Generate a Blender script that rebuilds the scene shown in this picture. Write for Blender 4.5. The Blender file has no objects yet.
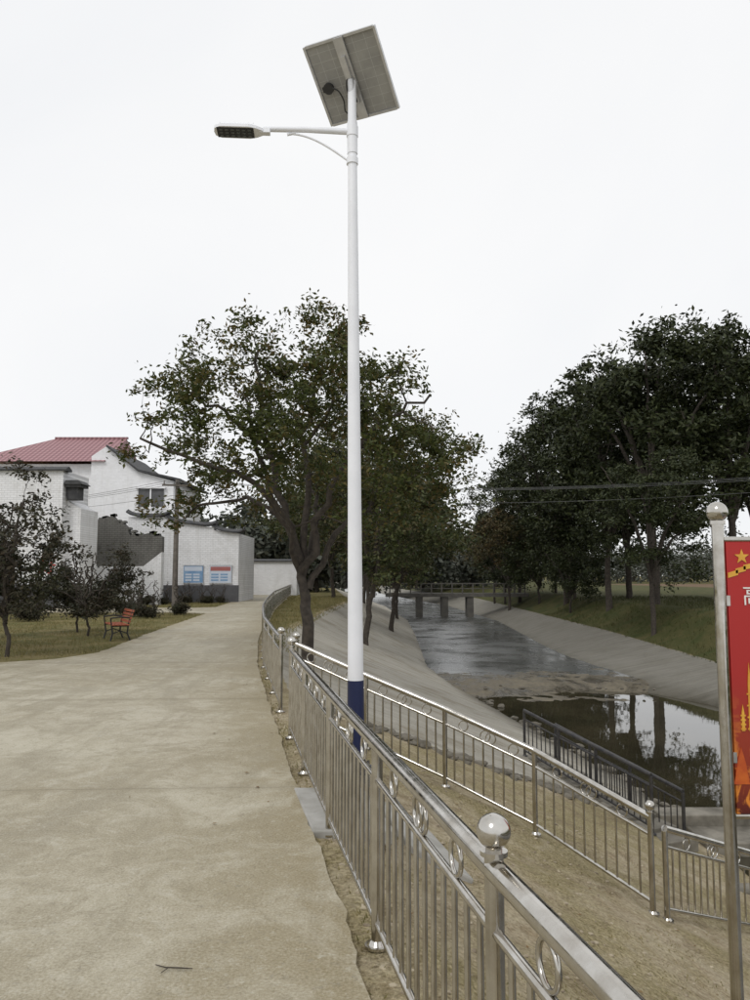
import bpy, math, random
import numpy as np
from mathutils import Vector, Matrix, noise as mn
random.seed(7)
RNG = np.random.default_rng(11)
sc = bpy.context.scene
sc.view_settings.view_transform = 'Standard'
sc.view_settings.look = 'None'
sc.view_settings.exposure = 0
COL = sc.collection

# ------------------------------------------------------------ materials
def new_mat(name):
    m = bpy.data.materials.new(name); m.use_nodes = True
    nt = m.node_tree
    return m, nt, nt.nodes['Principled BSDF']
def L(nt, a, b): nt.links.new(a, b)
def c4(c): return (c[0], c[1], c[2], 1)
def noise(nt, vec, scale, detail=5, rough=.6, dist=0.):
    n = nt.nodes.new('ShaderNodeTexNoise')
    n.inputs['Scale'].default_value = scale; n.inputs['Detail'].default_value = detail
    n.inputs['Roughness'].default_value = rough; n.inputs['Distortion'].default_value = dist
    L(nt, vec, n.inputs['Vector']); return n.outputs['Fac']
def ramp(nt, fac, p0, p1, c0=(0,0,0), c1=(1,1,1)):
    r = nt.nodes.new('ShaderNodeValToRGB')
    if p0>p1: p0,p1,c0,c1=p1,p0,c1,c0
    r.color_ramp.elements[0].position = p0; r.color_ramp.elements[1].position = p1
    r.color_ramp.elements[0].color = c4(c0); r.color_ramp.elements[1].color = c4(c1)
    L(nt, fac, r.inputs[0]); return r.outputs[0]
def mix(nt, fac, a, b, blend='MIX'):
    m = nt.nodes.new('ShaderNodeMix'); m.data_type = 'RGBA'; m.blend_type = blend
    for s, v in ((m.inputs['Factor'], fac), (m.inputs[6], a), (m.inputs[7], b)):
        if isinstance(v, (int, float)): s.default_value = v
        elif isinstance(v, tuple): s.default_value = c4(v)
        else: L(nt, v, s)
    return m.outputs[2]
def math_(nt, op, a, b=0.):
    m = nt.nodes.new('ShaderNodeMath'); m.operation = op
    for s, v in ((m.inputs[0], a), (m.inputs[1], b)):
        if isinstance(v, (int, float)): s.default_value = v
        else: L(nt, v, s)
    return m.outputs[0]
def mrange(nt, v, a, b, c, d):
    m = nt.nodes.new('ShaderNodeMapRange'); L(nt, v, m.inputs['Value'])
    m.inputs['From Min'].default_value=a; m.inputs['From Max'].default_value=b
    m.inputs['To Min'].default_value=c; m.inputs['To Max'].default_value=d; return m.outputs[0]
def bump(nt, bs, h, strength=.4, dist=.02):
    b = nt.nodes.new('ShaderNodeBump'); b.inputs['Strength'].default_value = strength
    b.inputs['Distance'].default_value = dist
    L(nt, h, b.inputs['Height']); L(nt, b.outputs[0], bs.inputs['Normal'])
def objc(nt): return nt.nodes.new('ShaderNodeTexCoord').outputs['Object']
def attr(nt, name):
    a = nt.nodes.new('ShaderNodeAttribute'); a.attribute_name = name; return a.outputs['Fac']
def simple(name, c1, c2=None, scale=8, rough=.7, metal=0., bmp=0., lo=.35, hi=.65):
    m, nt, bs = new_mat(name)
    co = objc(nt); f = noise(nt, co, scale)
    c2 = c2 or tuple(x*.8 for x in c1)
    L(nt, ramp(nt, f, lo, hi, c1, c2), bs.inputs['Base Color'])
    bs.inputs['Roughness'].default_value = rough; bs.inputs['Metallic'].default_value = metal
    if bmp: bump(nt, bs, noise(nt, co, scale*6, 3), bmp, .01)
    return m
def leaf_mat(name, ca, cb, cc, trans=.25):
    m, nt, bs = new_mat(name)
    g = nt.nodes.new('ShaderNodeNewGeometry')
    f = ramp(nt, g.outputs['Random Per Island'], 0, 1, ca, cb)
    n2 = noise(nt, objc(nt), .8, 1)
    f2 = mix(nt, ramp(nt, n2, .42, .62), f, cc)
    r3 = math_(nt, 'GREATER_THAN', g.outputs['Random Per Island'], .5)
    f3 = mix(nt, math_(nt, 'MULTIPLY', r3, .75), f, f2)
    L(nt, f3, bs.inputs['Base Color']); bs.inputs['Roughness'].default_value = .6
    bs.inputs['Specular IOR Level'].default_value = .3
    if trans>0:
        tr = nt.nodes.new('ShaderNodeBsdfTranslucent'); L(nt, f3, tr.inputs['Color'])
        ms = nt.nodes.new('ShaderNodeMixShader'); ms.inputs[0].default_value = trans
        L(nt, bs.outputs[0], ms.inputs[1]); L(nt, tr.outputs[0], ms.inputs[2])
        L(nt, ms.outputs[0], nt.nodes['Material Output'].inputs['Surface'])
    return m
def steel_mat():
    m, nt, bs = new_mat('stainless_steel')
    co = objc(nt)
    f = noise(nt, co, 9, 4)
    L(nt, ramp(nt, f, .35, .7, (.60,.58,.54), (.41,.38,.33)), bs.inputs['Base Color'])
    bs.inputs['Metallic'].default_value = 1
    L(nt, ramp(nt, noise(nt, co, 26, 3), .35, .7, (.09,.09,.09), (.27,.27,.27)), bs.inputs['Roughness'])
    return m
STEEL = steel_mat()
DARKSTEEL = simple('dark_painted_steel', (.05,.05,.055), (.09,.085,.08), 10, .45, .6)
WHITEP = simple('white_powder_coat', (.84,.85,.88), (.78,.79,.82), 3, .4)
BLUEP = simple('blue_paint', (.006,.012,.055), (.010,.017,.07), 6, .4)
ALU = simple('aluminium_frame', (.62,.62,.62), (.5,.5,.5), 9, .4, .6)
BLACK = simple('black_plastic', (.015,.015,.015), (.03,.03,.03), 9, .5)
DARKG = simple('dark_grey_tile', (.035,.035,.038), (.075,.075,.075), 3, .8, bmp=.3)
BARK = simple('bark', (.036,.029,.023), (.078,.064,.05), 9, .9, bmp=.8)
WOODRED = simple('red_wood', (.38,.10,.045), (.25,.06,.025), 12, .55)
ROCK = simple('rock', (.09,.08,.06), (.20,.18,.145), 4, .9, bmp=.7)
POLEG = simple('weathered_concrete_pole', (.17,.15,.13), (.1,.09,.08), 5, .9, bmp=.3)

def path_mat():
    m, nt, bs = new_mat('path_concrete'); co = objc(nt)
    big = noise(nt, co, .33, 4, .6, .5); mid = noise(nt, co, 1.2, 7, .72, .8); fine = noise(nt, co, 75, 2, .7)
    sep = nt.nodes.new('ShaderNodeSeparateXYZ'); L(nt, co, sep.inputs[0])
    col = ramp(nt, big, .40, .60, (.33,.28,.18), (.49,.445,.335))
    col = mix(nt, math_(nt,'MULTIPLY', ramp(nt, mid, .46, .58), .75), col, (.27,.22,.12))
    n4 = noise(nt, co, 3.6, 7, .8, 1.2)
    col = mix(nt, math_(nt,'MULTIPLY', ramp(nt, n4, .51, .62), .6), col, (.53,.49,.39))
    col = mix(nt, math_(nt,'MULTIPLY', ramp(nt, n4, .48, .38), .6), col, (.23,.19,.11))
    mp = nt.nodes.new('ShaderNodeMapping'); L(nt, co, mp.inputs[0]); mp.inputs['Scale'].default_value = (1.5, .28, 1); mp.inputs['Rotation'].default_value=(0,0,-.2)
    streak = noise(nt, mp.outputs[0], 1.6, 5, .7, .4)
    col = mix(nt, math_(nt,'MULTIPLY', ramp(nt, streak, .50, .62), .55), col, (.24,.20,.12))
    e = attr(nt, 'edge')
    em = math_(nt, 'MULTIPLY', e, ramp(nt, mid, .36, .56))
    col = mix(nt, math_(nt,'MULTIPLY', em, .9), col, (.24,.18,.07))
    n18=noise(nt, co, 16, 5, .8)
    col = mix(nt, math_(nt,'MULTIPLY', ramp(nt, n18, .56, .66), .55), col, (.15,.125,.08))
    col = mix(nt, math_(nt,'MULTIPLY', ramp(nt, n18, .43, .34), .45), col, (.58,.55,.46))
    col = mix(nt, .32, col, ramp(nt, fine, .3, .7, (.11,.10,.07), (.60,.57,.48)))
    wob = math_(nt, 'MULTIPLY', noise(nt, co, 3, 2), .05)
    yy = math_(nt, 'ADD', math_(nt, 'ADD', sep.outputs[1], math_(nt,'MULTIPLY', sep.outputs[0], -.045)), wob)
    md = math_(nt, 'ABSOLUTE', math_(nt, 'SUBTRACT', math_(nt, 'MODULO', math_(nt,'ADD', yy, 40-3.15+2.15), 4.3), 2.15))
    j = math_(nt, 'LESS_THAN', md, .004)
    jw = mrange(nt, md, 0., .16, 1., 0.)
    col = mix(nt, math_(nt,'MULTIPLY', math_(nt,'MULTIPLY', jw, n4), .6), col, (.2,.165,.10))
    col = mix(nt, math_(nt,'MULTIPLY', j, .5), col, (.09,.08,.05))
    L(nt, col, bs.inputs['Base Color'])
    L(nt, ramp(nt, mid, .4, .6, (.85,.85,.85), (.55,.55,.55)), bs.inputs['Roughness'])
    h = math_(nt, 'SUBTRACT', math_(nt,'ADD', fine, n18), math_(nt,'MULTIPLY', j, 2))
    bump(nt, bs, h, .5, .006)
    return m
PATH = path_mat()

def terrain_mat():
    m, nt, bs = new_mat('terrain'); co = objc(nt)
    n1 = noise(nt, co, .8, 5, .65, .3); n2 = noise(nt, co, 5, 6, .75, .4); n3 = noise(nt, co, 38, 3, .75)
    dirt = ramp(nt, n2, .38, .62, (.32,.25,.15), (.52,.45,.32))
    moss = ramp(nt, n3, .3, .7, (.17,.145,.05), (.34,.285,.12))
    dirt = mix(nt, math_(nt,'MULTIPLY', ramp(nt, n1, .42, .58), .85), dirt, moss)
    n5 = noise(nt, co, 2.0, 6, .8, .8)
    dirt = mix(nt, math_(nt,'MULTIPLY', ramp(nt, n5, .52, .60), .7), dirt, (.17,.125,.065))
    dirt = mix(nt, math_(nt,'MULTIPLY', ramp(nt, n5, .46, .36), .5), dirt, (.54,.47,.34))
    dirt = mix(nt, .35, dirt, ramp(nt, n3, .35, .65, (.07,.05,.02), (.62,.53,.38)))
    grass = ramp(nt, n2, .3, .7, (.075,.085,.025), (.19,.165,.06))
    grass = mix(nt, ramp(nt, n1, .42, .60), grass, (.25,.20,.09))
    grass = mix(nt, .25, grass, ramp(nt, n3, .3, .7, (.03,.035,.01), (.26,.23,.11)))
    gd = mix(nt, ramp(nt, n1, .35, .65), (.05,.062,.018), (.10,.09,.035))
    grass = mix(nt, attr(nt, 'shade'), grass, gd)  # right-bank grass: shade of the trees painted into its colour
    mp = nt.nodes.new('ShaderNodeMapping'); L(nt, co, mp.inputs[0]); mp.inputs['Scale'].default_value = (.5, 4, .5)
    st_ = noise(nt, mp.outputs[0], 1.2, 5, .7, .3)
    conc = ramp(nt, st_, .3, .7, (.32,.295,.245), (.54,.51,.44))
    conc = mix(nt, math_(nt,'MULTIPLY', ramp(nt, n1, .48, .64), .65), conc, (.23,.195,.13))
    conc = mix(nt, .25, conc, ramp(nt, n3, .3, .7, (.10,.09,.07), (.65,.62,.55)))
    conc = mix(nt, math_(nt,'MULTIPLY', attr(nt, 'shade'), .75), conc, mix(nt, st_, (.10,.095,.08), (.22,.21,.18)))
    sep = nt.nodes.new('ShaderNodeSeparateXYZ'); L(nt, co, sep.inputs[0])
    md = math_(nt, 'MODULO', math_(nt,'ADD', sep.outputs[1], 60), 3.)
    conc = mix(nt, math_(nt,'MULTIPLY', math_(nt,'LESS_THAN', md, .04), .5), conc, (.09,.08,.06))
    wz = mrange(nt, math_(nt,'ADD', sep.outputs[2], math_(nt,'MULTIPLY', n1, .7)), -2.3, -1.9, .8, 0.)
    conc = mix(nt, wz, conc, (.06,.052,.034))
    def soft(a):
        s = math_(nt, 'ADD', a, math_(nt, 'MULTIPLY', math_(nt, 'SUBTRACT', n2, .5), .9))
        return ramp(nt, s, .42, .58)
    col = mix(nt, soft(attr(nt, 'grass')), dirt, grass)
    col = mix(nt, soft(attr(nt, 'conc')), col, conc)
    red = ramp(nt, n1, .4, .6, (.14,.08,.05), (.17,.13,.08))
    col = mix(nt, soft(attr(nt, 'field')), col, red)
    L(nt, col, bs.inputs['Base Color']); bs.inputs['Roughness'].default_value = .95
    bs.inputs['Specular IOR Level'].default_value = .2
    h = math_(nt, 'ADD', n2, math_(nt, 'MULTIPLY', n3, .6))
    bump(nt, bs, h, 1., .05)
    return m
TERR = terrain_mat()

def brick_white(name, base=(.86,.86,.87), dark=(.55,.54,.52), mort=.74, gr=.55):
    m, nt, bs = new_mat(name); co = objc(nt)
    mp = nt.nodes.new('ShaderNodeMapping'); L(nt, co, mp.inputs[0]); mp.inputs['Rotation'].default_value = (math.radians(90), 0, 0)
    b = nt.nodes.new('ShaderNodeTexBrick'); L(nt, mp.outputs[0], b.inputs[0])
    b.inputs['Scale'].default_value = 1.; b.inputs['Brick Width'].default_value = .30; b.inputs['Row Height'].default_value = .11
    b.inputs['Mortar Size'].default_value = .013
    b.inputs['Color1'].default_value = c4(base); b.inputs['Color2'].default_value = c4(tuple(x*.90 for x in base)); b.inputs['Mortar'].default_value = c4(tuple(x*mort for x in base))
    g = ramp(nt, noise(nt, co, .8, 6, .78, .4), .5, .70)
    col = mix(nt, math_(nt,'MULTIPLY', g, gr), b.outputs['Color'], dark)
    mp2 = nt.nodes.new('ShaderNodeMapping'); L(nt, co, mp2.inputs[0]); mp2.inputs['Scale'].default_value = (2.5, 2.5, .25)
    s = noise(nt, mp2.outputs[0], 1.5, 5, .7)
    col = mix(nt, math_(nt,'MULTIPLY', ramp(nt, s, .52, .72), gr), col, dark)
    L(nt, col, bs.inputs['Base Color']); bs.inputs['Roughness'].default_value = .85
    bump(nt, bs, b.outputs['Fac'], -.4, .01)
    return m
WBRICK = brick_white('white_painted_brick')
WPLAST = brick_white('white_plaster', (.85,.85,.86), (.62,.61,.59), .97, .45)
STONEW = brick_white('grey_stone_wall', (.17,.165,.15), (.06,.055,.05), .5, .8)
def roof_mat():
    m, nt, bs = new_mat('red_roof_tile'); co = objc(nt)
    w = nt.nodes.new('ShaderNodeTexWave'); L(nt, co, w.inputs[0]); w.inputs['Scale'].default_value = 1.0; w.bands_direction = 'X'
    c = mix(nt, w.outputs['Fac'], (.22,.10,.11), (.42,.23,.24))
    w2 = nt.nodes.new('ShaderNodeTexWave'); L(nt, co, w2.inputs[0]); w2.inputs['Scale'].default_value = .8; w2.bands_direction = 'Y'
    c = mix(nt, math_(nt,'MULTIPLY', w2.outputs['Fac'], .45), c, (.15,.07,.075))
    L(nt, c, bs.inputs['Base Color']); bs.inputs['Roughness'].default_value = .6
    bump(nt, bs, w.outputs['Fac'], .6, .05); return m
ROOF = roof_mat()
def water_mat(name, s, d, rg, k=1., ca=(.028,.025,.015), cb=(.055,.047,.028), ior=1.7):
    m, nt, bs = new_mat(name); co = objc(nt)
    L(nt, ramp(nt, noise(nt, co, .4, 4), .35, .65, ca, cb), bs.inputs['Base Color'])
    bs.inputs['IOR'].default_value = ior
    rr = noise(nt, co, .35, 3, .6, .6)
    L(nt, mrange(nt, rr, .35, .65, rg*.6, rg*1.5), bs.inputs['Roughness'])
    mp = nt.nodes.new('ShaderNodeMapping'); L(nt, co, mp.inputs[0]); mp.inputs['Scale'].default_value = (1, .6, 1)
    h = math_(nt, 'ADD', noise(nt, mp.outputs[0], 1.2*k, 2), math_(nt, 'MULTIPLY', noise(nt, mp.outputs[0], 9*k, 2), .15))
    bump(nt, bs, h, s, d); return m
WATER = water_mat('pool_water', .1, .022, .02)
WATER2 = water_mat('rippled_water', .2, .025, .24, 1.8, (.085,.088,.082), (.13,.13,.12), 1.75)

# ------------------------------------------------------------ mesh builder
class MB:
    def __init__(s): s.v=[]; s.f=[]; s.m=[]; s.s=[]
    def add(s, vs, fs, mat=0, smooth=False):
        o=len(s.v); s.v += [tuple(p) for p in vs]
        s.f += [tuple(i+o for i in f) for f in fs]
        s.m += [mat]*len(fs); s.s += [smooth]*len(fs)
    def poly(s, pts, rad, n=8, mat=0, caps=True):
        P=[Vector(p) for p in pts]
        if isinstance(rad,(int,float)): rad=[rad]*len(P)
        t=(P[1]-P[0]).normalized(); a=t.orthogonal().normalized()
        vs=[]; k=len(P)
        for i,p in enumerate(P):
            if i==0: d=P[1]-P[0]
            elif i==k-1: d=P[-1]-P[-2]
            else: d=(P[i+1]-P[i]).normalized()+(P[i]-P[i-1]).normalized()
            d=d.normalized() if d.length>1e-9 else t
            a=(a-d*a.dot(d)); a=a.normalized() if a.length>1e-6 else d.orthogonal().normalized()
            b=d.cross(a)
            for j in range(n):
                an=2*math.pi*j/n
                vs.append(p+(a*math.cos(an)+b*math.sin(an))*rad[i])
        fs=[(i*n+j, i*n+(j+1)%n, (i+1)*n+(j+1)%n, (i+1)*n+j) for i in range(k-1) for j in range(n)]
        s.add(vs,fs,mat,True)
        if caps:
            s.add(vs[:n],[tuple(range(n))[::-1]],mat); s.add(vs[-n:],[tuple(range(n))],mat)
    def sphere(s,c,r,mat=0,nu=20,nv=12,sq=(1,1,1)):
        vs=[(c[0],c[1],c[2]+r*sq[2])]; fs=[]
        for i in range(1,nv):
            th=math.pi*i/nv
            for j in range(nu):
                ph=2*math.pi*j/nu
                vs.append((c[0]+r*sq[0]*math.sin(th)*math.cos(ph), c[1]+r*sq[1]*math.sin(th)*math.sin(ph), c[2]+r*sq[2]*math.cos(th)))
        vs.append((c[0],c[1],c[2]-r*sq[2])); last=len(vs)-1
        for j in range(nu): fs.append((0,1+j,1+(j+1)%nu))
        for i in range(nv-2):
            for j in range(nu):
                a=1+i*nu+j; b=1+i*nu+(j+1)%nu; fs.append((a,a+nu,b+nu,b))
        for j in range(nu):
            a=1+(nv-2)*nu+j; b=1+(nv-2)*nu+(j+1)%nu; fs.append((a,last,b))
        s.add(vs,fs,mat,True)
    def obox(s,c,ax,ay,az,mat=0):
        c=Vector(c); ax,ay,az=Vector(ax),Vector(ay),Vector(az)
        vs=[c+ax*i+ay*j+az*k for k in(-1,1) for j in(-1,1) for i in(-1,1)]
        fs=[(0,2,3,1),(4,5,7,6),(0,1,5,4),(2,6,7,3),(0,4,6,2),(1,3,7,5)]
        s.add(vs,fs,mat)
    def box(s,x0,x1,y0,y1,z0,z1,mat=0):
        s.obox(((x0+x1)/2,(y0+y1)/2,(z0+z1)/2),((x1-x0)/2,0,0),(0,(y1-y0)/2,0),(0,0,(z1-z0)/2),mat)
    def prism(s,poly,y0,y1,mat=0):
        n=len(poly); vs=[(x,y0,z) for x,z in poly]+[(x,y1,z) for x,z in poly]
        fs=[tuple(range(n)),tuple(range(n,2*n))[::-1]]+[(i,i+n,(i+1)%n+n,(i+1)%n) for i in range(n)]
        s.add(vs,fs,mat)
    def torus(s,c,ax,ay,R,r,mat=0,n=20,k=6):
        ax=Vector(ax).normalized(); ay=Vector(ay).normalized(); az=ax.cross(ay); c=Vector(c); vs=[]
        for i in range(n):
            t=2*math.pi*i/n; d=ax*math.cos(t)+ay*math.sin(t)
            for j in range(k):
                q=2*math.pi*j/k; vs.append(c+d*(R+r*math.cos(q))+az*r*math.sin(q))
        fs=[(i*k+j,((i+1)%n)*k+j,((i+1)%n)*k+(j+1)%k,i*k+(j+1)%k) for i in range(n) for j in range(k)]
        s.add(vs,fs,mat,True)
    def mesh(s,name,mats,recalc=False):
        me=bpy.data.meshes.new(name); me.from_pydata(s.v,[],s.f)
        for m in mats: me.materials.append(m)
        me.polygons.foreach_set('material_index',s.m); me.polygons.foreach_set('use_smooth',s.s)
        if recalc:
            import bmesh; bm=bmesh.new(); bm.from_mesh(me); bmesh.ops.recalc_face_normals(bm,faces=bm.faces); bm.to_mesh(me); bm.free()
        me.update(); return me
    def obj(s,name,mats,parent=None,bevel=0,recalc=True):
        o=bpy.data.objects.new(name,s.mesh(name,mats,recalc)); COL.objects.link(o)
        if parent: o.parent=parent
        if bevel:
            b=o.modifiers.new('bevel','BEVEL'); b.width=bevel; b.segments=2; b.limit_method='ANGLE'
        return o
def empty(name,loc=(0,0,0)):
    o=bpy.data.objects.new(name,None); COL.objects.link(o); o.location=loc; return o

# ------------------------------------------------------------ terrain functions
EY=[-20,-5,0,3.12,4.03,5.75,7.35,10.24,14.2,19.6,25.4,36,63,100,160,300,1500]
EX=[4,1.5,.55,-.02,-.17,-.535,-.83,-1.38,-2.11,-2.9,-3.6,-4.74,-6.9,-9.5,-14,-22,-60]
def e(y): return float(np.interp(y,EY,EX))
def xl(y): return float(np.interp(y,[-20,8,15.8,26.9,34.6,69,100,160,300,1500],[5.5,5.3,5.2,3.5,2.8,3.5,2,-5,-14,-50]))
def xr(y): return float(np.interp(y,[-20,10,26,31,38,68,100,160,300,1500],[13,12,11,8.8,8.3,10,8.5,1,-8,-44]))
def xt(y): return float(np.interp(y,[-20,10,30,43,104,160,300,1500],[15.5,14.5,13,12.5,13,6,-3,-40]))
def zt(y): return float(np.interp(y,[0,30,43,104],[-1.85,-1.8,-1.45,-1.4]))
def st(y): return e(y)+.3+min(max((y-22)*.13,0),4.)
def tz(x,y):
    a=st(y)
    if x<=a: return -.035
    b=xl(y); c=xr(y); d=xt(y)
    dep = 1.0 if y<200 else max(0,1-(y-200)/150)
    if x<=b:
        t=(x-a)/(b-a); z=-.035-2.565*t
    elif x<=c:
        z=-2.6-.6*min(1,min(x-b,c-x)/.8)
    elif x<=d:
        z=-2.6+(zt(y)+2.6)*(x-c)/(d-c)
    else:
        t=min(1,(x-d)/3.4); z=zt(y)+(-.05-zt(y))*(t*t*(3-2*t))
    return z*dep
def rough(x,y):
    if x<e(y)+.05: return 0
    k=.07 if y<12 else .02
    return (mn.noise(Vector((x*.9,y*.9,0)))*k+mn.noise(Vector((x*3,y*3,5)))*k*.5)*min(1,(x-e(y)))
ys=list(np.arange(-20,0,1.))+list(np.arange(0,40,.2))+list(np.arange(40,90,.75))+list(np.arange(90,300,5.))+list(np.arange(300,1501,100.))
LEFTO=[-900,-400,-150,-70,-40,-30,-25,-20,-16,-12,-9,-7,-5,-3,-1.5,-.6,0]
V=[];AC=[];AG=[];AF=[];AS=[];ncol=None
for y in ys:
    E=e(y);A=st(y);B=xl(y);C=xr(y);D=xt(y)
    xs=[E+o for o in LEFTO]+[E+.1,E+.2]+[A+(B-A)*i/44 for i in range(45)]+[B+.4,B+.8,(B+C)/2,C-.8,C-.4]+[C+(D-C)*i/8 for i in range(9)]+[D+3.4*i/8 for i in range(1,9)]+[D+5,D+8,D+12,D+18,D+25,D+40,D+70,D+150,D+400,D+900]
    ncol=len(xs)
    for x in xs:
        V.append((x,y,tz(x,y)+rough(x,y)))
        cb=10.6+max(0,(x+1))*.42
        cc=0.
        if A+.15<x<C-.4: cc=min(1,max(0,(y-cb)/.35))
        if C-.5<x<=D+.05: cc=1.
        AC.append(cc)
        g=0.
        if x<E-.2: g=1.
        if x>D+.1: g=1.
        if E<x<=A and y>22: g=.75
        AG.append(g)
        AF.append(1. if (x>D+25 and 85<y<150) else 0.)
        AS.append(1. if x>C-.5 and x<D+60 else 0.)  # right-bank mask: painted tree shade on grass, darker grey on concrete
F=[];nr=len(ys)
for i in range(nr-1):
    for j in range(ncol-1):
        a=i*ncol+j; F.append((a,a+1,a+ncol+1,a+ncol))
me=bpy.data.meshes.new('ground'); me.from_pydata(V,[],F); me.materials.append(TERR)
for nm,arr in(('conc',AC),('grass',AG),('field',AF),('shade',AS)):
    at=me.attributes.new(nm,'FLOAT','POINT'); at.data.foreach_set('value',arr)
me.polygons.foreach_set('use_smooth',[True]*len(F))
o=bpy.data.objects.new('ground',me); COL.objects.link(o)

# path slab ------------------------------------------------
def left(y):
    return float(np.interp(y,[-20,11.8,13.2,14.2,15.2,16.5,22.3,33.0,33.9,34.5,38.2,38.8,39.6,63,100,160],
                             [-22,-22,-13,-7.4,-6.1,-5.75,-6.3,-7.1,-8.2,-28,-28,-8.9,-8.0,-9.9,-12.6,-17]))
rows=list(np.arange(-20,0,.5))+list(np.arange(0,11,.1))+list(np.arange(11,42,.12))+list(np.arange(42,120,1.))
V=[];AE=[];nc=30
for y in rows:
    E=e(y); Lf=left(y)
    for j in range(nc+1):
        t=j/nc; x=E+(Lf-E)*(t**1.6); w=0
        if j==0: w=.03*mn.noise(Vector((0,y*2.2,1)))+.02*mn.noise(Vector((3,y*7,1)))
        if j==nc: w=.08*mn.noise(Vector((7,y*2,1)))
        V.append((x+w,y,.004*mn.noise(Vector((x*.6,y*.6,0)))))
        AE.append(max(0,1-abs(x-E)/1.1, 1-abs(x-Lf)/.6))
n=len(V); F=[]
for i in range(len(rows)-1):
    for j in range(nc):
        a=i*(nc+1)+j; F.append((a,a+nc+1,a+nc+2,a+1))
for i in range(len(rows)):
    V.append((V[i*(nc+1)][0],rows[i],-.25)); AE.append(1)
for i in range(len(rows)):
    V.append((V[i*(nc+1)+nc][0],rows[i],-.25)); AE.append(1)
r=len(rows)
for i in range(r-1):
    a=i*(nc+1); F.append((a,n+i,n+i+1,a+nc+1))
    a=i*(nc+1)+nc; F.append((a,a+nc+1,n+r+i+1,n+r+i))
me=bpy.data.meshes.new('concrete_path'); me.from_pydata(V,[],F); me.materials.append(PATH)
at=me.attributes.new('edge','FLOAT','POINT'); at.data.foreach_set('value',AE)
o=bpy.data.objects.new('concrete_path',me); COL.objects.link(o)

# water ----------------------------------------------------
def water(name,y0,y1,z,mat):
    V=[]
    yy=list(np.linspace(y0,y1,30))
    for y in yy:
        V+=[(xl(y)-1.5,y,z),(xr(y)+1.5,y,z)]
    F=[(2*i,2*i+1,2*i+3,2*i+2) for i in range(len(yy)-1)]
    me=bpy.data.meshes.new(name); me.from_pydata(V,[],F); me.materials.append(mat)
    o=bpy.data.objects.new(name,me); COL.objects.link(o)
water('river_water',-20,33.4,-2.62,WATER)
water('river_water',30.9,230,-2.345,WATER2)

# silt bar ---------------------------------------------------
def silt_mat():
    m, nt, bs = new_mat('wet_silt'); co=objc(nt)
    a=noise(nt,co,.9,7,.72,.8); c=noise(nt,co,7,6,.8)
    col=ramp(nt,a,.40,.60,(.06,.05,.032),(.17,.145,.10))
    col=mix(nt,math_(nt,'MULTIPLY',ramp(nt,c,.5,.64),.6),col,(.05,.042,.026))
    L(nt,col,bs.inputs['Base Color']); L(nt,ramp(nt,a,.42,.58,(.15,.15,.15),(.7,.7,.7)),bs.inputs['Roughness'])
    bump(nt,bs,c,.8,.03); return m
V=[];F=[];nx=140;ny=80
for j in range(ny+1):
    y=25.0+10.4*j/ny
    for i in range(nx+1):
        x=xl(y)-1.0+(xr(y)-xl(y)+2.0)*i/nx
        nn=mn.noise(Vector((x*.45,y*.45,3)))
        crest=31.2+.5*mn.noise(Vector((x*.4,1.5,0)))
        d_=y-crest
        z=-2.33+.05*nn+.035*mn.noise(Vector((x*1.6,y*2.2,3)))+.02*mn.noise(Vector((x*5,y*6,1)))
        if d_<0: z-=.29*min(1,(-d_/(3.4+1.6*nn+1.2*math.sin(x*.6))))**1.5
        if d_<-4.2: z-=(-d_-4.2)*.15
        if d_>0: z-=.02*d_
        V.append((x,y,z))
for j in range(ny):
    for i in range(nx):
        a=j*(nx+1)+i; F.append((a,a+1,a+nx+2,a+nx+1))
me=bpy.data.meshes.new('silt_bar'); me.from_pydata(V,[],F); me.materials.append(silt_mat())
me.polygons.foreach_set('use_smooth',[True]*len(F))
o=bpy.data.objects.new('silt_bar',me); COL.objects.link(o)
WCON=simple('weir_concrete',(.10,.09,.07),(.24,.22,.18),2.2,.8,bmp=.6)
b=MB(); b.box(4.6,12.5,13.0,13.45,-3.3,-2.25,0); b.box(5.0,6.1,12.2,13.0,-3.3,-2.42,0)
b.box(4.4,12.6,10.2,10.5,-3.3,-2.35,0)
b.obj('concrete_weir_wall',[WCON],bevel=.02)

# foot bridge ---------------------------------------------
b=MB(); BY=74
b.box(1.0,14.5,BY,BY+2,-.45,-.1,0)
for x in (4.2,6.6,9.0): b.box(x-.3,x+.3,BY+.1,BY+1.9,-3.2,-.452,0)
for i in range(14):
    x=1.4+i*.98; b.box(x-.06,x+.06,BY+.05,BY+.17,-.098,.75,0)
b.box(1.2,14.4,BY+.04,BY+.18,.752,.86,0)
b.box(1.2,14.4,BY+.08,BY+.14,.3,.38,0)
b.obj('foot_bridge',[simple('bridge_concrete',(.10,.095,.085),(.16,.15,.13),2,.9)])

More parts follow.
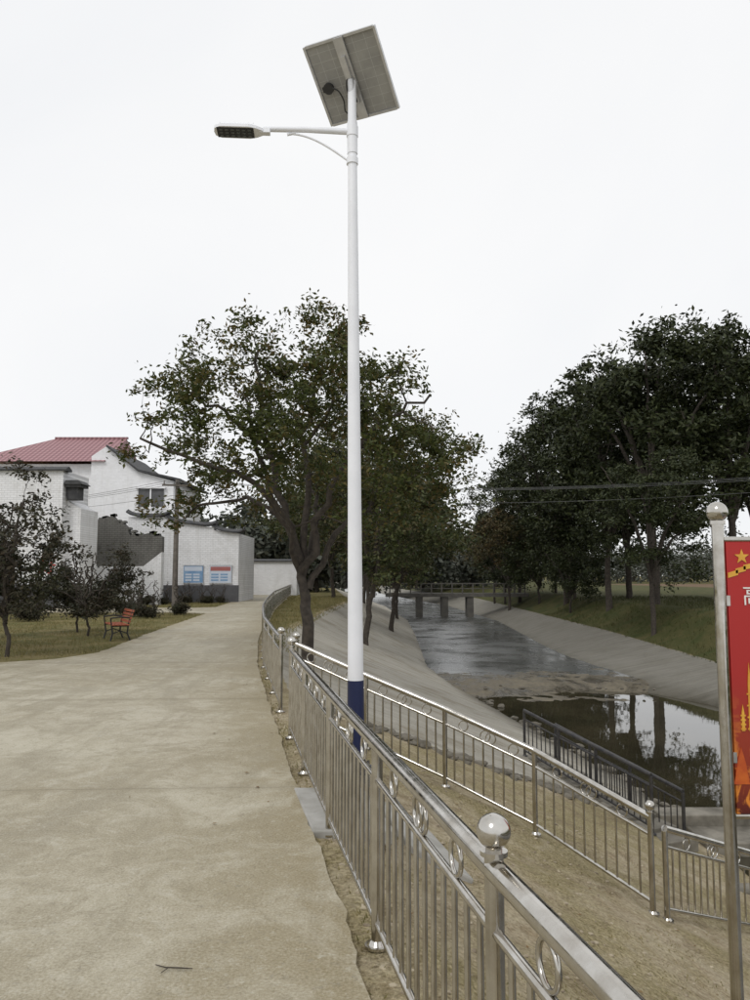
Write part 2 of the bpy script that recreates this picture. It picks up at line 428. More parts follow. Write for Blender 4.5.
# ------------------------------------------------------------ railings
def railing(name,posts,H=.87,balls=(),mat=STEEL,ring=True,bal=.115):
    b=MB(); P=[Vector(p) for p in posts]
    up=Vector((0,0,1))
    for i,p in enumerate(P):
        isb=i in balls
        top=H+.035 if isb else H-.02
        b.poly([p-up*.05,p+up*top],.0255,16)
        b.poly([p,p+up*.012],.055,16)
        b.poly([p+up*.012,p+up*.03],[.04,.028],16)
        if isb:
            b.poly([p+up*top,p+up*(top+.012)],.036,24)
            b.poly([p+up*(top+.012),p+up*(top+.025)],.022,24)
            b.sphere(p+up*(top+.06),.045,0,48,32)
    for i in range(len(P)-1):
        a,c=P[i],P[i+1]; Ln=(c-a).length; d=(c-a)/Ln; hd=Vector((d.x,d.y,0)).normalized()
        for h,r,n in((H,.030,18),(H-.155,.015,10),(.10,.017,10)):
            b.poly([a+up*h,c+up*h],r,n,caps=(h==H))
        k=max(2,round(Ln/bal))
        for j in range(1,k):
            q=a+(c-a)*(j/k)
            b.poly([q+up*.10+Vector((random.uniform(-1,1),random.uniform(-1,1),0))*.002,q+up*(H-.155)],.0098,8,caps=False)
        if ring:
            for t in (.22,.78):
                q=a+(c-a)*t+up*(H-.085); b.torus(q,hd,up,.052,.0075,n=24)
            q=a+(c-a)*.5+up*(H-.085)
            b.torus(q+d*.032,hd,up,.055,.0075,n=24); b.torus(q-d*.032,hd,up,.055,.0075,n=24)
    for i in range(1,len(P)-1): b.sphere(P[i]+up*H,.0303,0,18,12)
    return b.obj(name,[mat],recalc=False)
def rx(y):
    return max(-.01-.213*(y-3.61), e(y)+.11) if y<9 else e(y)+.11
near=[(rx(y),y,-.03) for y in (-.81,.65,2.11,3.61,5.1,6.6,8.0)]
railing('stainless_railing',near,balls=(2,6))
far=[];y=9.5
while y<66: far.append((rx(y),y,-.03)); y+=1.5
railing('stainless_railing',far,balls=(0,len(far)-1),ring=False)
def onT(x,y,dz=0): return (x,y,tz(x,y)+rough(x,y)+dz)
r2=[(-.93,9.35),(-.1,9.0),(.75,8.58),(1.6,8.05),(2.42,7.1)]
railing('stainless_railing',[onT(*p) for p in r2],H=.82,balls=(0,4))
railing('stainless_railing',[onT(*p) for p in [(2.55,7.12),(3.75,8.0),(4.9,8.7)]],H=.78,balls=(2,))
r3=[(2.75,14.7),(3.15,13.7),(3.5,12.7),(3.95,11.5)]
railing('water_steps_railing',[onT(*p) for p in r3],H=.82,mat=DARKSTEEL,ring=False,bal=.13)
r4=[(3.3,14.6),(3.65,13.6),(4.0,12.6),(4.4,11.5)]
railing('water_steps_railing',[onT(*p) for p in r4],H=.78,mat=DARKSTEEL,ring=False,bal=.13)
b=MB()
for i in range(9):
    t=i/8; x=2.95+(4.15-2.95)*t; y=14.7-3.2*t; z=tz(x+.1,y)
    b.obox((x+.08,y,z+.02),(.26,.1,0),(.07,-.2,0),(0,0,.09))
b.obj('water_steps',[WCON],bevel=.01)

# slabs by the lamp
CSL=simple('cast_concrete',(.40,.39,.365),(.24,.23,.20),3,.85,bmp=.4)
b=MB(); b.obox((-.24,5.55,-.035),(.26,0,0),(-.11,.5,0),(0,0,.045)); b.obj('concrete_slab',[CSL],bevel=.01)
b=MB(); b.obox((.28,5.75,-.26),(.20,-.05,-.09),(-.14,.5,0.03),(0.02,0,.04)); b.obj('concrete_slab',[CSL],bevel=.015)

# ------------------------------------------------------------ solar street lamp
LX,LY=-.17,7.2; lamp=empty('solar_street_lamp')
gz=tz(LX,LY); TX=LX-.055
b=MB()
def px_(z): return LX+(TX-LX)*z/6.4
b.poly([(px_(.65),LY,.65),(TX,LY,6.40)],[.072,.040],28,0)
b.poly([(LX,LY,gz+.05),(px_(.652),LY,.652)],[.0785,.0735],28,1)
b.poly([(px_(5.65),LY,5.66),(px_(6),LY,5.98)],.050,24,0)
b.obj('pole',[WHITEP,BLUEP],lamp,recalc=False)
b=MB(); b.box(LX-.2,LX+.2,LY-.2,LY+.2,gz-.3,gz+.03,0); b.obox((LX,LY,gz+.04),(.15,0,0),(0,.15,0),(0,0,.012),1)
for sx in(-1,1):
    for sy in(-1,1): b.poly([(LX+sx*.11,LY+sy*.11,gz+.04),(LX+sx*.11,LY+sy*.11,gz+.10)],.012,8,2)
b.obj('footing',[CSL,BLUEP,STEEL],lamp,recalc=False)
AX=TX+.005
b=MB(); az=5.885
b.poly([(AX,LY,az),(AX-.45,LY-.02,az+.012),(AX-.86,LY-.05,az+.0)],[.030,.028,.026],16)
pts=[]
for i in range(15):
    t=i/14; pts.append((AX-.03-.58*t,LY-.02*t,az-.30+.27*math.sin(t*math.pi/2)))
b.poly(pts,.011,8)
b.poly([(AX-.55,LY-.02,az-.02),(AX-.63,LY-.02,az-.04)],.014,8)
b.poly([(AX,LY,az-.05),(AX,LY,az+.05)],.056,24); b.poly([(AX,LY,az-.33),(AX,LY,az-.27)],.056,24)
b.obj('arm',[WHITEP],lamp,recalc=False)
hc=Vector((AX-1.09,LY-.07,az-.03))
HX=Vector((-1,-.06,.0)).normalized(); HY=Vector((-.06,1,-.06)).normalized(); HZ=HX.cross(HY)
if HZ.z<0: HZ=-HZ
def plate(b,prof,z0,z1,mat,inset=0):
    n=len(prof); vs=[hc+HX*x+HY*y+HZ*z0 for x,y in prof]+[hc+HX*(x*(1-inset))+HY*(y*(1-inset))+HZ*z1 for x,y in prof]
    b.add(vs,[tuple(range(n)),tuple(range(n,2*n))[::-1]]+[(i,i+n,(i+1)%n+n,(i+1)%n) for i in range(n)],mat)
prof=[(-.235,-.035),(-.17,-.075),(-.10,-.095),(.17,-.092),(.225,-.06),(.235,0),(.225,.06),(.17,.092),(-.10,.095),(-.17,.075),(-.235,.035)]
b=MB(); plate(b,prof,-.018,.010,0); plate(b,prof,.0105,.034,0,.18)
for i in range(8):
    b.obox(hc+HX*(-.14+.045*i)+HZ*.042,HX*.003,HY*.06,HZ*.010,0)
b.obox(hc+HX*.03-HZ*.0205,HX*.175,HY*.078,HZ*.002,1)
for i in range(6):
    for j in range(3): b.obox(hc+HX*(-.105+.054*i)+HY*(-.046+.046*j)-HZ*.0245,HX*.017,HY*.014,HZ*.0018,2)
b.obox(hc-HX*.25,HX*.05,HY*.030,HZ*.024,0)
LED=simple('led_lens',(.05,.06,.06),(.09,.1,.1),20,.15)
b.obj('lamp_head',[WHITEP,BLACK,LED],lamp,bevel=.004)
pc=Vector((-.225,7.2,6.44)); pa=Vector((.705,-.322,0))*.5; pb=Vector((.25,.547,-.47))*.5; pn=pa.cross(pb).normalized()
A1=pa.normalized(); B1=pb.normalized(); hw=.375; hl=.38
b=MB()
b.obox(pc,A1*(hw-.02),B1*(hl-.02),pn*.004,0)
b.obox(pc+pn*.0065,A1*(hw-.02),B1*(hl-.02),pn*.002,1)
for s_ in(-1,1):
    b.obox(pc+A1*s_*(hw-.006),A1*.012,B1*hl,pn*.018,2)
    b.obox(pc+B1*s_*(hl-.006)+pn*.0005,A1*(hw-.019),B1*.012,pn*.0175,2)
for i in range(1,6): b.obox(pc-pn*.0048+A1*(-hw+.0+.75*i/6),A1*.0025,B1*(hl-.03),pn*.0006,3)
for i in range(1,9): b.obox(pc-pn*.0047+B1*(-hl+.76*i/9),A1*(hw-.03),B1*.002,pn*.0004,3)
BACK=simple('panel_back_sheet',(.38,.375,.35),(.30,.295,.28),5,.6)
CELL=simple('solar_cells',(.01,.015,.05),(.015,.02,.07),10,.15)
GRID=simple('cell_gap',(.50,.50,.48),(.46,.46,.44),5,.6)
b.obj('solar_panel',[BACK,CELL,ALU,GRID],lamp)
b=MB()
b.obox(pc-pn*.03,A1*.05,B1*(hl-.0),pn*.010,0)
b.obox(pc-pn*.055,A1*.022,B1*.22,pn*.014,0)
b.poly([(TX,LY,6.25),tuple(pc-pn*.05)],.034,16)
jb=pc-A1*.25-B1*-.02-pn*.03
b.poly([tuple(jb),tuple(jb-pn*.035)],.052,18,1)
b.obox(jb-pn*.02-A1*.03,A1*.03,B1*.025,pn*.012,1)
cb=[]
ctrl=[(-.20,0.02),(-.15,.06),(-.13,.16),(-.15,.26),(-.08,.30),(-.04,.22),(-.06,.08),(-.02,-.02),(.0,.1),(.0,.22)]
for i in range(len(ctrl)-1):
    for k in range(5):
        t=k/5; p0=ctrl[max(i-1,0)];p1=ctrl[i];p2=ctrl[i+1];p3=ctrl[min(i+2,len(ctrl)-1)]
        f=lambda a,b_,c,d:.5*((2*b_)+(-a+c)*t+(2*a-5*b_+4*c-d)*t*t+(-a+3*b_-3*c+d)*t**3)
        u,v=f(p0[0],p1[0],p2[0],p3[0]),f(p0[1],p1[1],p2[1],p3[1]); cb.append(tuple(pc+A1*u+B1*v-pn*.07))
b.poly(cb,.007,6,1)
b.obj('panel_bracket',[ALU,BLACK],lamp,recalc=False)

# ------------------------------------------------------------ banner sign on the right
sg=empty('banner_sign')
def sign_mat():
    m,nt,bs=new_mat('red_poster'); co=objc(nt); sep=nt.nodes.new('ShaderNodeSeparateXYZ'); L(nt,co,sep.inputs[0])
    z=sep.outputs[2]
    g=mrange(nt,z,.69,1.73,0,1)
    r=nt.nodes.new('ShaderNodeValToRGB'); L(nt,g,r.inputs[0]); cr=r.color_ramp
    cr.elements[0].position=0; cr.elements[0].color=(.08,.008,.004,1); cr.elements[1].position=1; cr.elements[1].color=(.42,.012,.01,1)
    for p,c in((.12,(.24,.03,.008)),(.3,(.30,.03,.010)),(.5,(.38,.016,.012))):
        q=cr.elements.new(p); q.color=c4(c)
    f=noise(nt,co,7,6,.6,2.5)
    fl=math_(nt,'MULTIPLY',ramp(nt,f,.5,.60),mrange(nt,z,.78,1.15,.95,0))
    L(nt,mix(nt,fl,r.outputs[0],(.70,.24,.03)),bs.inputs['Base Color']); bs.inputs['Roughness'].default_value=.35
    return m
GOLD=simple('gold_print',(.75,.43,.05),(.6,.28,.03),9,.4); WHT=simple('white_print',(.8,.78,.74),(.75,.73,.7),9,.5)
sx0,sx1,sy=1.375,2.12,3.1
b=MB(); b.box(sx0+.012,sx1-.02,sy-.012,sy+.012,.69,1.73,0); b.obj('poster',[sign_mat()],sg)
b=MB()
for x in(sx0-.012,sx1+.02):
    zz=tz(x,sy)-.1
    b.poly([(x,sy,zz),(x,sy,1.80)],.0235,20); b.poly([(x,sy,1.80),(x,sy,1.815)],.03,24); b.sphere((x,sy,1.85),.041,0,48,32)
for z in(.68,1.74): b.poly([(sx0,sy,z),(sx1,sy,z)],.0125,12)
for z in(.9,1.5):
    for x in (sx0,sx1): b.obox((x,sy,z),(.02,0,0),(0,.014,0),(0,0,.02))
b.obj('frame',[STEEL],sg,recalc=False)
b=MB()
def star(cx,cz,r,rot=.0):
    pts=[]
    for i in range(10):
        a=math.pi/2+i*math.pi/5+rot; q=r if i%2==0 else r*.4
        pts.append((cx+q*math.cos(a),cz+q*math.sin(a)))
    b.prism(pts,sy-.0155,sy-.0125,0)
star(1.447,1.672,.030)
for i in range(22):
    t=i/21; x=1.41+.65*t; z=1.605+.035*math.sin(t*9)+.03*t
    b.obox((x,sy-.0140,z),(.02,0,.006*math.cos(t*9)),(0,.0012,0),(0,0,.010*(1-t*.4)),0)
for cx,h,w in((1.455,.26,.008),(1.425,.10,.006),(1.60,.15,.03),(1.80,.14,.06)):
    b.prism([(cx-w,1.0),(cx+w,1.0),(cx+w*.8,1.0+h*.7),(cx,1.0+h),(cx-w*.8,1.0+h*.7)],sy-.0158,sy-.0126,0)
    for q in range(4): b.box(cx-w*1.6,cx+w*1.6,sy-.0165,sy-.0128,1.005+h*.17*q,1.011+h*.17*q,0)
for i in range(10):
    cx=1.41+.07*i; b.prism([(cx-.03,.80),(cx+.03,.80),(cx+.018,.88),(cx+.002,.94+.03*math.sin(i*2)),(cx-.012,.89)],sy-.0150,sy-.0124,1)
b.obj('emblem',[GOLD,simple('flame_print',(.55,.12,.015),(.4,.05,.01),16,.4)],sg)
def text(body,loc,size,mat,name,parent,rotz=0):
    cu=bpy.data.curves.new(name,'FONT'); cu.body=body; cu.size=size; cu.extrude=.001; cu.materials.append(mat)
    o=bpy.data.objects.new(name,cu); COL.objects.link(o); o.location=loc; o.rotation_euler=(math.radians(90),0,rotz)
    if parent: o.parent=parent
    return o
text('高举旗帜',(1.442,sy-.0145,1.49),.085,WHT,'slogan',sg)
text('文明乡村',(1.475,sy-.0170,1.12),.10,WHT,'slogan_lower',sg)

# ------------------------------------------------------------ bench
bn=empty('park_bench',(-6.55,20.0,-.02)); bn.rotation_euler=(0,0,math.radians(-62)); bn.scale=(.95,.95,.9)
b=MB()
for i in range(5): b.box(-.65,.65,-.22+.09*i,-.15+.09*i,.42,.45,0)
b.obj('seat',[WOODRED],bn,bevel=.006)
b=MB()
for i in range(4):
    z=.52+.095*i; y=.22+.03*i; b.obox((0,y,z),(.65,0,0),(0,.012,-.003),(0,.01,.034),0)
b.obj('backrest',[WOODRED],bn,bevel=.006)
b=MB()
for x in(-.52,.52):
    b.poly([(x,-.24,0),(x,-.19,.2),(x,-.22,.41)],.022,8); b.poly([(x,.26,0),(x,.18,.2),(x,.2,.45),(x,.33,.86)],.022,8)
    b.poly([(x,-.22,.405),(x,.2,.405)],.02,8); b.poly([(x,-.25,.62),(x,0,.65),(x,.24,.62)],.02,8); b.poly([(x,-.22,.41),(x,-.25,.62)],.018,8)
    b.poly([(x,-.2,.2),(x,0,.27),(x,.18,.2)],.014,8)
b.obj('legs',[BLACK],bn,recalc=False)

# ------------------------------------------------------------ houses
def coping(b,x0,x1,y0,y1,z,mat,zr=None,curl=False):
    zr=z if zr is None else zr; n=10
    for i in range(n):
        t0,t1=i/n,(i+1)/n
        def zz(t):
            q=z+(zr-z)*t
            if curl: q+=.25*(abs(2*t-1)**4)
            return q
        xa=x0+(x1-x0)*t0; xb=x0+(x1-x0)*t1
        vs=[(xa,y0-.18,zz(t0)),(xb,y0-.18,zz(t1)),(xb,y0-.18,zz(t1)+.08),(xa,y0-.18,zz(t0)+.08),
            (xa,(y0+y1)/2,zz(t0)+.24),(xb,(y0+y1)/2,zz(t1)+.24),(xa,y1+.18,zz(t0)),(xb,y1+.18,zz(t1)),(xa,y1+.18,zz(t0)+.08),(xb,y1+.18,zz(t1)+.08)]
        b.add(vs,[(0,1,2,3),(3,2,5,4),(4,5,9,8),(8,9,7,6),(0,6,7,1),(0,3,4,8,6),(1,7,9,5,2)],mat)
h=empty('white_brick_house')
b=MB()
b.box(-27,-15.3,38,41.4,-.2,6.75,0); b.prism([(-15.3,-.2),(-14.6,-.2),(-14.6,4.9),(-15.0,5.1),(-15.3,5.3)],38.6,41.0,0)
b.obj('walls',[WBRICK],h)
b=MB(); b.box(-27.05,-15.25,37.94,37.998,-.2,1.15,0); b.box(-15.24,-14.55,38.54,38.598,-.2,1.15,0); b.obj('plinth',[simple('grey_plinth',(.10,.10,.105),(.07,.07,.075),2,.9)],h)
b=MB(); coping(b,-27.2,-15.1,38,38.4,6.7,0)
b.box(-15.25,-14.45,38.15,39.1,5.92,6.05,0); b.prism([(-15.3,6.05),(-14.35,6.05),(-14.6,6.25),(-15.2,6.25)],38.05,39.2,0); b.box(-15.2,-14.65,38.3,39,5.32,5.918,0)
b.obj('coping',[DARKG],h)
b=MB(); b.box(-23.5,-22.3,37.97,38.06,3.2,4.6,0); b.obj('windows',[BLACK],h)
REDP=simple('red_wall_paint',(.5,.05,.03),(.4,.04,.03),4,.7)
text('好',(-16.35,37.96,1.75),.9,REDP,'wall_slogan',h)
text('美',(-19.0,37.96,1.75),.9,REDP,'wall_slogan_b',h)
h=empty('red_roof_house')
b=MB(); b.box(-25,-18.2,50,58,-.2,8.75,0)
b.prism([(-18.2,-.2),(-12.9,-.2),(-12.9,7.6),(-15.2,8.2),(-16.4,9.2),(-17.2,9.9),(-18.2,9.2)],49.6,57.6,0)
b.obj('walls',[WPLAST],h)
b=MB()
e0=8.85; rd=11.1
b.add([(-26.4,49.4,e0),(-17.3,49.4,e0),(-17.4,54,rd),(-22.4,54,rd),(-26.4,58.6,e0),(-17.3,58.6,e0)],[(0,1,2,3),(3,2,5,4),(0,3,4),(1,5,2)],0)
b.box(-22.4,-17.3,53.92,54.08,rd-.02,rd+.12,0)
b.obj('roof',[ROOF],h)
b=MB()
for (xa,za,xb,zb) in ((-17.2,9.75,-15.1,8.15),(-15.1,8.15,-12.4,7.55)):
    b.obox(((xa+xb)/2,53.6,(za+zb)/2+.10),((xb-xa)/2,0,(zb-za)/2),(0,4.3,0),(0,0,.07),0)
b.obj('eaves',[DARKG],h)
b=MB(); b.box(-15.1,-13.5,49.5,49.598,5.9,7.1,0); b.obj('window',[simple('dim_opening',(.10,.10,.105),(.06,.06,.06),2,.6)],h)
b=MB(); b.box(-15.25,-13.35,49.35,49.595,7.1,7.2,0);b.box(-14.35,-14.27,49.44,49.499,5.9,7.1,0);b.box(-15.25,-13.35,49.4,49.595,5.8,5.9,0); b.obj('window_frame',[WPLAST],h)
b=MB()
xx=list(np.linspace(-16.2,-11.9,30))
prof=[(x, 3.85+1.1*math.exp(-((x+14.9)/.8)**2)+.45*mn.noise(Vector((x*2.1,0,0)))+ .3*mn.noise(Vector((x*7,0,3)))) for x in xx]
b.prism([(-16.2,2.1)]+prof+[(-11.9,2.9),(-12.9,2.1)],43.6,44.1,0)
b.prism([(-16.2,-.1),(-11.9,-.1),(-11.9,2.88),(-12.9,2.09),(-16.2,2.09)],43.57,44.12,1)
for i in range(22):
    k=random.randrange(1,28); x,z=prof[k]; b.obox((x,43.85,z+.05),(.13,0,.03),(0,.22,0),(-.02,0,.06),0)
b.obj('ruined_stone_wall',[STONEW,WBRICK],None)
h=empty('white_cottage')
b=MB(); b.prism([(-14.9,-.2),(-8.2,-.2),(-8.2,4.1),(-9.7,4.3),(-9.7,4.45),(-12.5,4.85),(-12.5,5.1),(-14.9,5.1)],47,53,0); b.obj('walls',[WBRICK],h)
b=MB(); b.box(-14.9,-8.15,46.94,46.998,-.2,1.0,0); b.obj('plinth',[simple('grey_plinth_b',(.11,.11,.115),(.08,.08,.085),2,.9)],h)
b=MB(); coping(b,-9.8,-7.9,47,47.5,4.3,0,4.05,curl=True); coping(b,-12.6,-9.6,47,47.5,4.85,0,4.45,curl=True); coping(b,-15,-12.4,47,47.5,5.1,0,curl=True); b.obj('coping',[DARKG],h)
def poster(x0,x1,z0,z1,y,cols,name):
    p=empty(name); b=MB(); b.box(x0,x1,y-.05,y,z0,z1,0); b.box(x0-.05,x1+.05,y-.06,y-.002,z1+.002,z1+.06,1); b.box(x0-.05,x1+.05,y-.06,y-.002,z0-.06,z0-.002,1)
    b.box(x0+.05,x1-.05,y-.055,y-.052,z1-.3,z1-.05,2)
    for r_ in range(3):
        for c_ in range(2):
            w=(x1-x0-.2)/2; xa=x0+.1+c_*w; zz=z0+.1+r_*(z1-z0-.5)/3
            b.box(xa,xa+w*.8,y-.055,y-.052,zz,zz+(z1-z0-.5)/3*.6,3)
    b.obj('board',cols,p)
PW=simple('poster_white',(.62,.68,.75),(.55,.6,.7),5,.5); PB=simple('poster_blue',(.16,.30,.50),(.26,.40,.58),5,.5); PR=simple('poster_red',(.4,.13,.11),(.35,.12,.12),5,.5)
poster(-11.45,-10.3,1.15,2.15,46.94,[PB,ALU,PW,PW],'notice_board')
poster(-9.9,-8.6,1.15,2.15,46.94,[PW,ALU,PR,PB],'notice_board')
h=empty('white_boundary_wall'); b=MB(); b.box(-11,-6.4,64,67,-.2,2.7,0); b.obj('wall',[WPLAST],h); b=MB(); coping(b,-11.2,-6.2,64,67,2.7,0); b.obj('coping',[DARKG],h)

# utility pole and cables
b=MB(); b.poly([(-10.2,40,-.2),(-10.2,40,6.5)],[.15,.10],14); b.obox((-10.2,39.88,6.2),(.7,.2,0),(-.01,.04,0),(0,0,.05))
for x in(-.6,0,.6): b.poly([(-10.2+x,39.85+x*.25,6.25),(-10.2+x,39.85+x*.25,6.42)],[.04,.02],8)
b.obj('utility_pole',[POLEG],recalc=False)
b=MB()
for dx,z0 in((-.6,6.42),(0,6.42),(.6,6.42),(0,5.7)):
    A_=Vector((-10.2+dx,39.9,z0)); B_=Vector((30,33+dx,7.0+(z0-6.4)*.8+dx*.3))
    pts=[tuple(A_.lerp(B_,t)-Vector((0,0,1.0*4*t*(1-t)))) for t in np.linspace(0,1,24)]
    b.poly(pts,.011,4,caps=False)
    C_=Vector((-40,60+dx,7)); b.poly([tuple(A_.lerp(C_,t)-Vector((0,0,.8*4*t*(1-t)))) for t in np.linspace(0,1,14)],.011,4,caps=False)
b.obj('power_cables',[simple('cable_sheath',(.10,.10,.10),(.14,.14,.14),3,.6)],recalc=False)

# ------------------------------------------------------------ vegetation
def leaf_quads(cent,size,rng,aspect=.45):
    n=len(cent); a=rng.normal(size=(n,3)); a[:,2]*=.7; a/=np.linalg.norm(a,axis=1,keepdims=True)
    c=rng.normal(size=(n,3)); b_=np.cross(a,c); b_/=np.linalg.norm(b_,axis=1,keepdims=True)
    s=(size*rng.uniform(.65,1.3,n))[:,None]
    a=a*s*.5; b_=b_*s*.5*aspect
    return np.stack([cent-a,cent+b_-a*.1,cent+a,cent-b_-a*.1],1).reshape(-1,3)
def finish_tree(name,b,cent,size,rng,mats,aspect=.45):
    v=leaf_quads(cent,size,rng,aspect); o=len(b.v); n=len(cent)
    V=b.v+[tuple(x) for x in v.tolist()]; F=b.f+[(o+4*i,o+4*i+1,o+4*i+2,o+4*i+3) for i in range(n)]
    me=bpy.data.meshes.new(name); me.from_pydata(V,[],F)
    for m in mats: me.materials.append(m)
    me.polygons.foreach_set('material_index',b.m+[1]*n); me.polygons.foreach_set('use_smooth',b.s+[False]*n)
    me.update(); return me
def smooth_path(pts,rng,sub=4,j=.06):
    P=[Vector(p) for p in pts]; out=[]
    for i in range(len(P)-1):
        p0=P[max(i-1,0)];p1=P[i];p2=P[i+1];p3=P[min(i+2,len(P)-1)]
        for k in range(sub):
            t=k/sub; q=.5*((2*p1)+(-p0+p2)*t+(2*p0-5*p1+4*p2-p3)*t*t+(-p0+3*p1-3*p2+p3)*t**3)
            if i+k>0: q=q+Vector(rng.normal(size=3)*j)
            out.append(q)
    out.append(P[-1]); return out
def tree_from_limbs(name,trunk,tr,limbs,clumps,size,perclump,cr,rng,mats,twigs=3,aspect=.45):
    b=MB(); T=smooth_path(trunk,rng,4,.015)
    n=len(T); b.poly(T,[tr*(1.35 if i==0 else 1)*(1-.35*i/n) for i in range(n)],12)
    nodes=[]
    for lp,r0 in limbs:
        P=smooth_path(lp,rng,4,.05); m=len(P)
        rr=[r0*(1-.85*i/m)+.008 for i in range(m)]
        b.poly(P,rr,8,caps=False)
        for i in range(2,m): nodes.append((P[i],rr[i]))
    NP=np.array([list(p[0]) for p in nodes]); cents=[]
    order=np.argsort([np.min(np.linalg.norm(NP-np.array(c),axis=1)) for c in clumps])
    for oi in order:
        c=np.array(clumps[oi]); d=np.linalg.norm(NP-c,axis=1)+np.maximum(0,NP[:,2]-c[2])*.8; k=int(np.argmin(d))
        a=Vector(NP[k]); cv=Vector(c); mid=a.lerp(cv,.5)+Vector(rng.normal(size=3)*.12*(cv-a).length)
        r=max(.006,min(nodes[k][1],.045)*.6)
        q=[a,a.lerp(mid,.5)+Vector(rng.normal(size=3)*.03),mid,mid.lerp(cv,.5)+Vector(rng.normal(size=3)*.04),cv]
        b.poly(q,[r,r*.85,r*.65,r*.5,r*.3],5,caps=False)
        NP=np.vstack([NP,[list(q[2]),list(q[3])]]); nodes+= [(q[2],r*.65),(q[3],r*.5)]
        rad=cr*rng.uniform(.6,1.35)
        sub=[]
        for t in range(twigs):
            dv=rng.normal(size=3); dv[2]=dv[2]*.6+.15; dv/=np.linalg.norm(dv); ep=c+dv*rad*rng.uniform(.7,1.3)
            b.poly([cv,cv.lerp(Vector(ep),.5)+Vector(rng.normal(size=3)*.03),Vector(ep)],[r*.35,r*.25,.003],4,caps=False)
            sub.append(ep)
        m=int(perclump*rng.uniform(.4,1.4)); base=np.array(sub)[rng.integers(0,len(sub),m)]
        tt=rng.uniform(.25,1.1,m)[:,None]
        pos=c+(base-c)*tt+rng.normal(size=(m,3))*rad*.28*np.array([1,1,.75])
        cents.append(pos)
    return finish_tree(name,b,np.vstack(cents),size,rng,mats,aspect)

LEAF1=leaf_mat('leaves_olive',(.034,.048,.010),(.085,.095,.022),(.13,.085,.028))
LEAF2=leaf_mat('leaves_dark',(.018,.026,.008),(.045,.055,.016),(.034,.038,.012),0)
LEAF1B=leaf_mat('leaves_bank',(.028,.040,.010),(.070,.078,.022),(.085,.062,.025),0)
LEAF3=leaf_mat('leaves_rusty',(.085,.062,.024),(.055,.06,.02),(.12,.07,.03),0)
LEAF4=leaf_mat('leaves_shrub',(.025,.030,.014),(.06,.045,.028),(.04,.05,.018),0)
LEAFD=leaf_mat('leaves_distant_hazed',(.06,.070,.055),(.095,.102,.078),(.08,.08,.062),0)  # greyer, lighter greens: distance haze put into the leaf colour

rng=np.random.default_rng(5)
TY=17.2; tb=(-1.5,TY,tz(-1.5,TY)-.1)
trunk=[tb,(-1.46,TY,.5),(-1.53,TY,1.1),(-1.62,TY,1.65)]
fk=(-1.6,TY,1.6)
limbs=[([fk,(-2.0,TY-.2,2.8),(-2.75,TY-.5,3.7),(-3.8,TY-.7,4.0),(-5.0,TY-.8,4.5)],.085),
 ([fk,(-2.07,TY+.2,3.2),(-2.46,TY+.3,4.5),(-2.6,TY+.1,5.8),(-2.7,TY,6.8)],.09),
 ([fk,(-1.5,TY+.2,3.2),(-1.6,TY+.5,4.8),(-1.4,TY+.6,5.9),(-1.2,TY+.6,6.7)],.08),
 ([fk,(-1.2,TY-.2,2.8),(-.55,TY-.4,4.1),(.33,TY-.5,5.0),(1.2,TY-.6,5.5)],.09),
 ([(-1.45,TY,1.3),(-.9,TY+.3,2.5),(.1,TY+.8,3.4),(1.1,TY+1.2,4.1),(1.6,TY+1.4,4.8)],.07),
 ([fk,(-2.0,TY-.9,2.9),(-2.4,TY-1.9,4.1),(-2.5,TY-2.4,5.0)],.065),
 ([fk,(-1.4,TY+1.1,2.9),(-1.6,TY+2.2,4.1),(-1.9,TY+3.0,5.2)],.065),
 ([(-2.0,TY-.2,2.8),(-2.9,TY+.4,3.3),(-3.9,TY+.7,3.2),(-4.4,TY+.8,2.9)],.045),
 ([(-2.4,TY+.3,4.3),(-3.2,TY+.2,5.1),(-3.9,TY,5.6),(-4.4,TY,5.9)],.045),
 ([(-1.6,TY+.5,4.6),(-.9,TY+.2,5.4),(-.2,TY+.1,6.1)],.045)]
cl=[]
while len(cl)<330:
    p=np.array([rng.uniform(-5.6,2.1),TY+rng.uniform(-2.8,3.4),rng.uniform(2.6,7.4)])
    q=((p[0]+1.7)/3.8)**2+((p[1]-TY)/3.2)**2+((p[2]-3.9)/3.5)**2
    q*=1+.45*mn.noise(Vector((p[0]*.7,p[1]*.5,p[2]*.7)))
    if q>1 or q<.16: continue
    if mn.noise(Vector(p*.85))<-.06 and rng.random()<.88: continue
    if p[0]<-3.2 and rng.random()<.4: continue
    if p[2]<3.3 and rng.random()<.6: continue
    cl.append(tuple(p))
me=tree_from_limbs('bank_tree',trunk,.145,limbs,cl,.115,115,.38,rng,[BARK,LEAF1],4)
o=bpy.data.objects.new('camphor_tree',me); COL.objects.link(o)

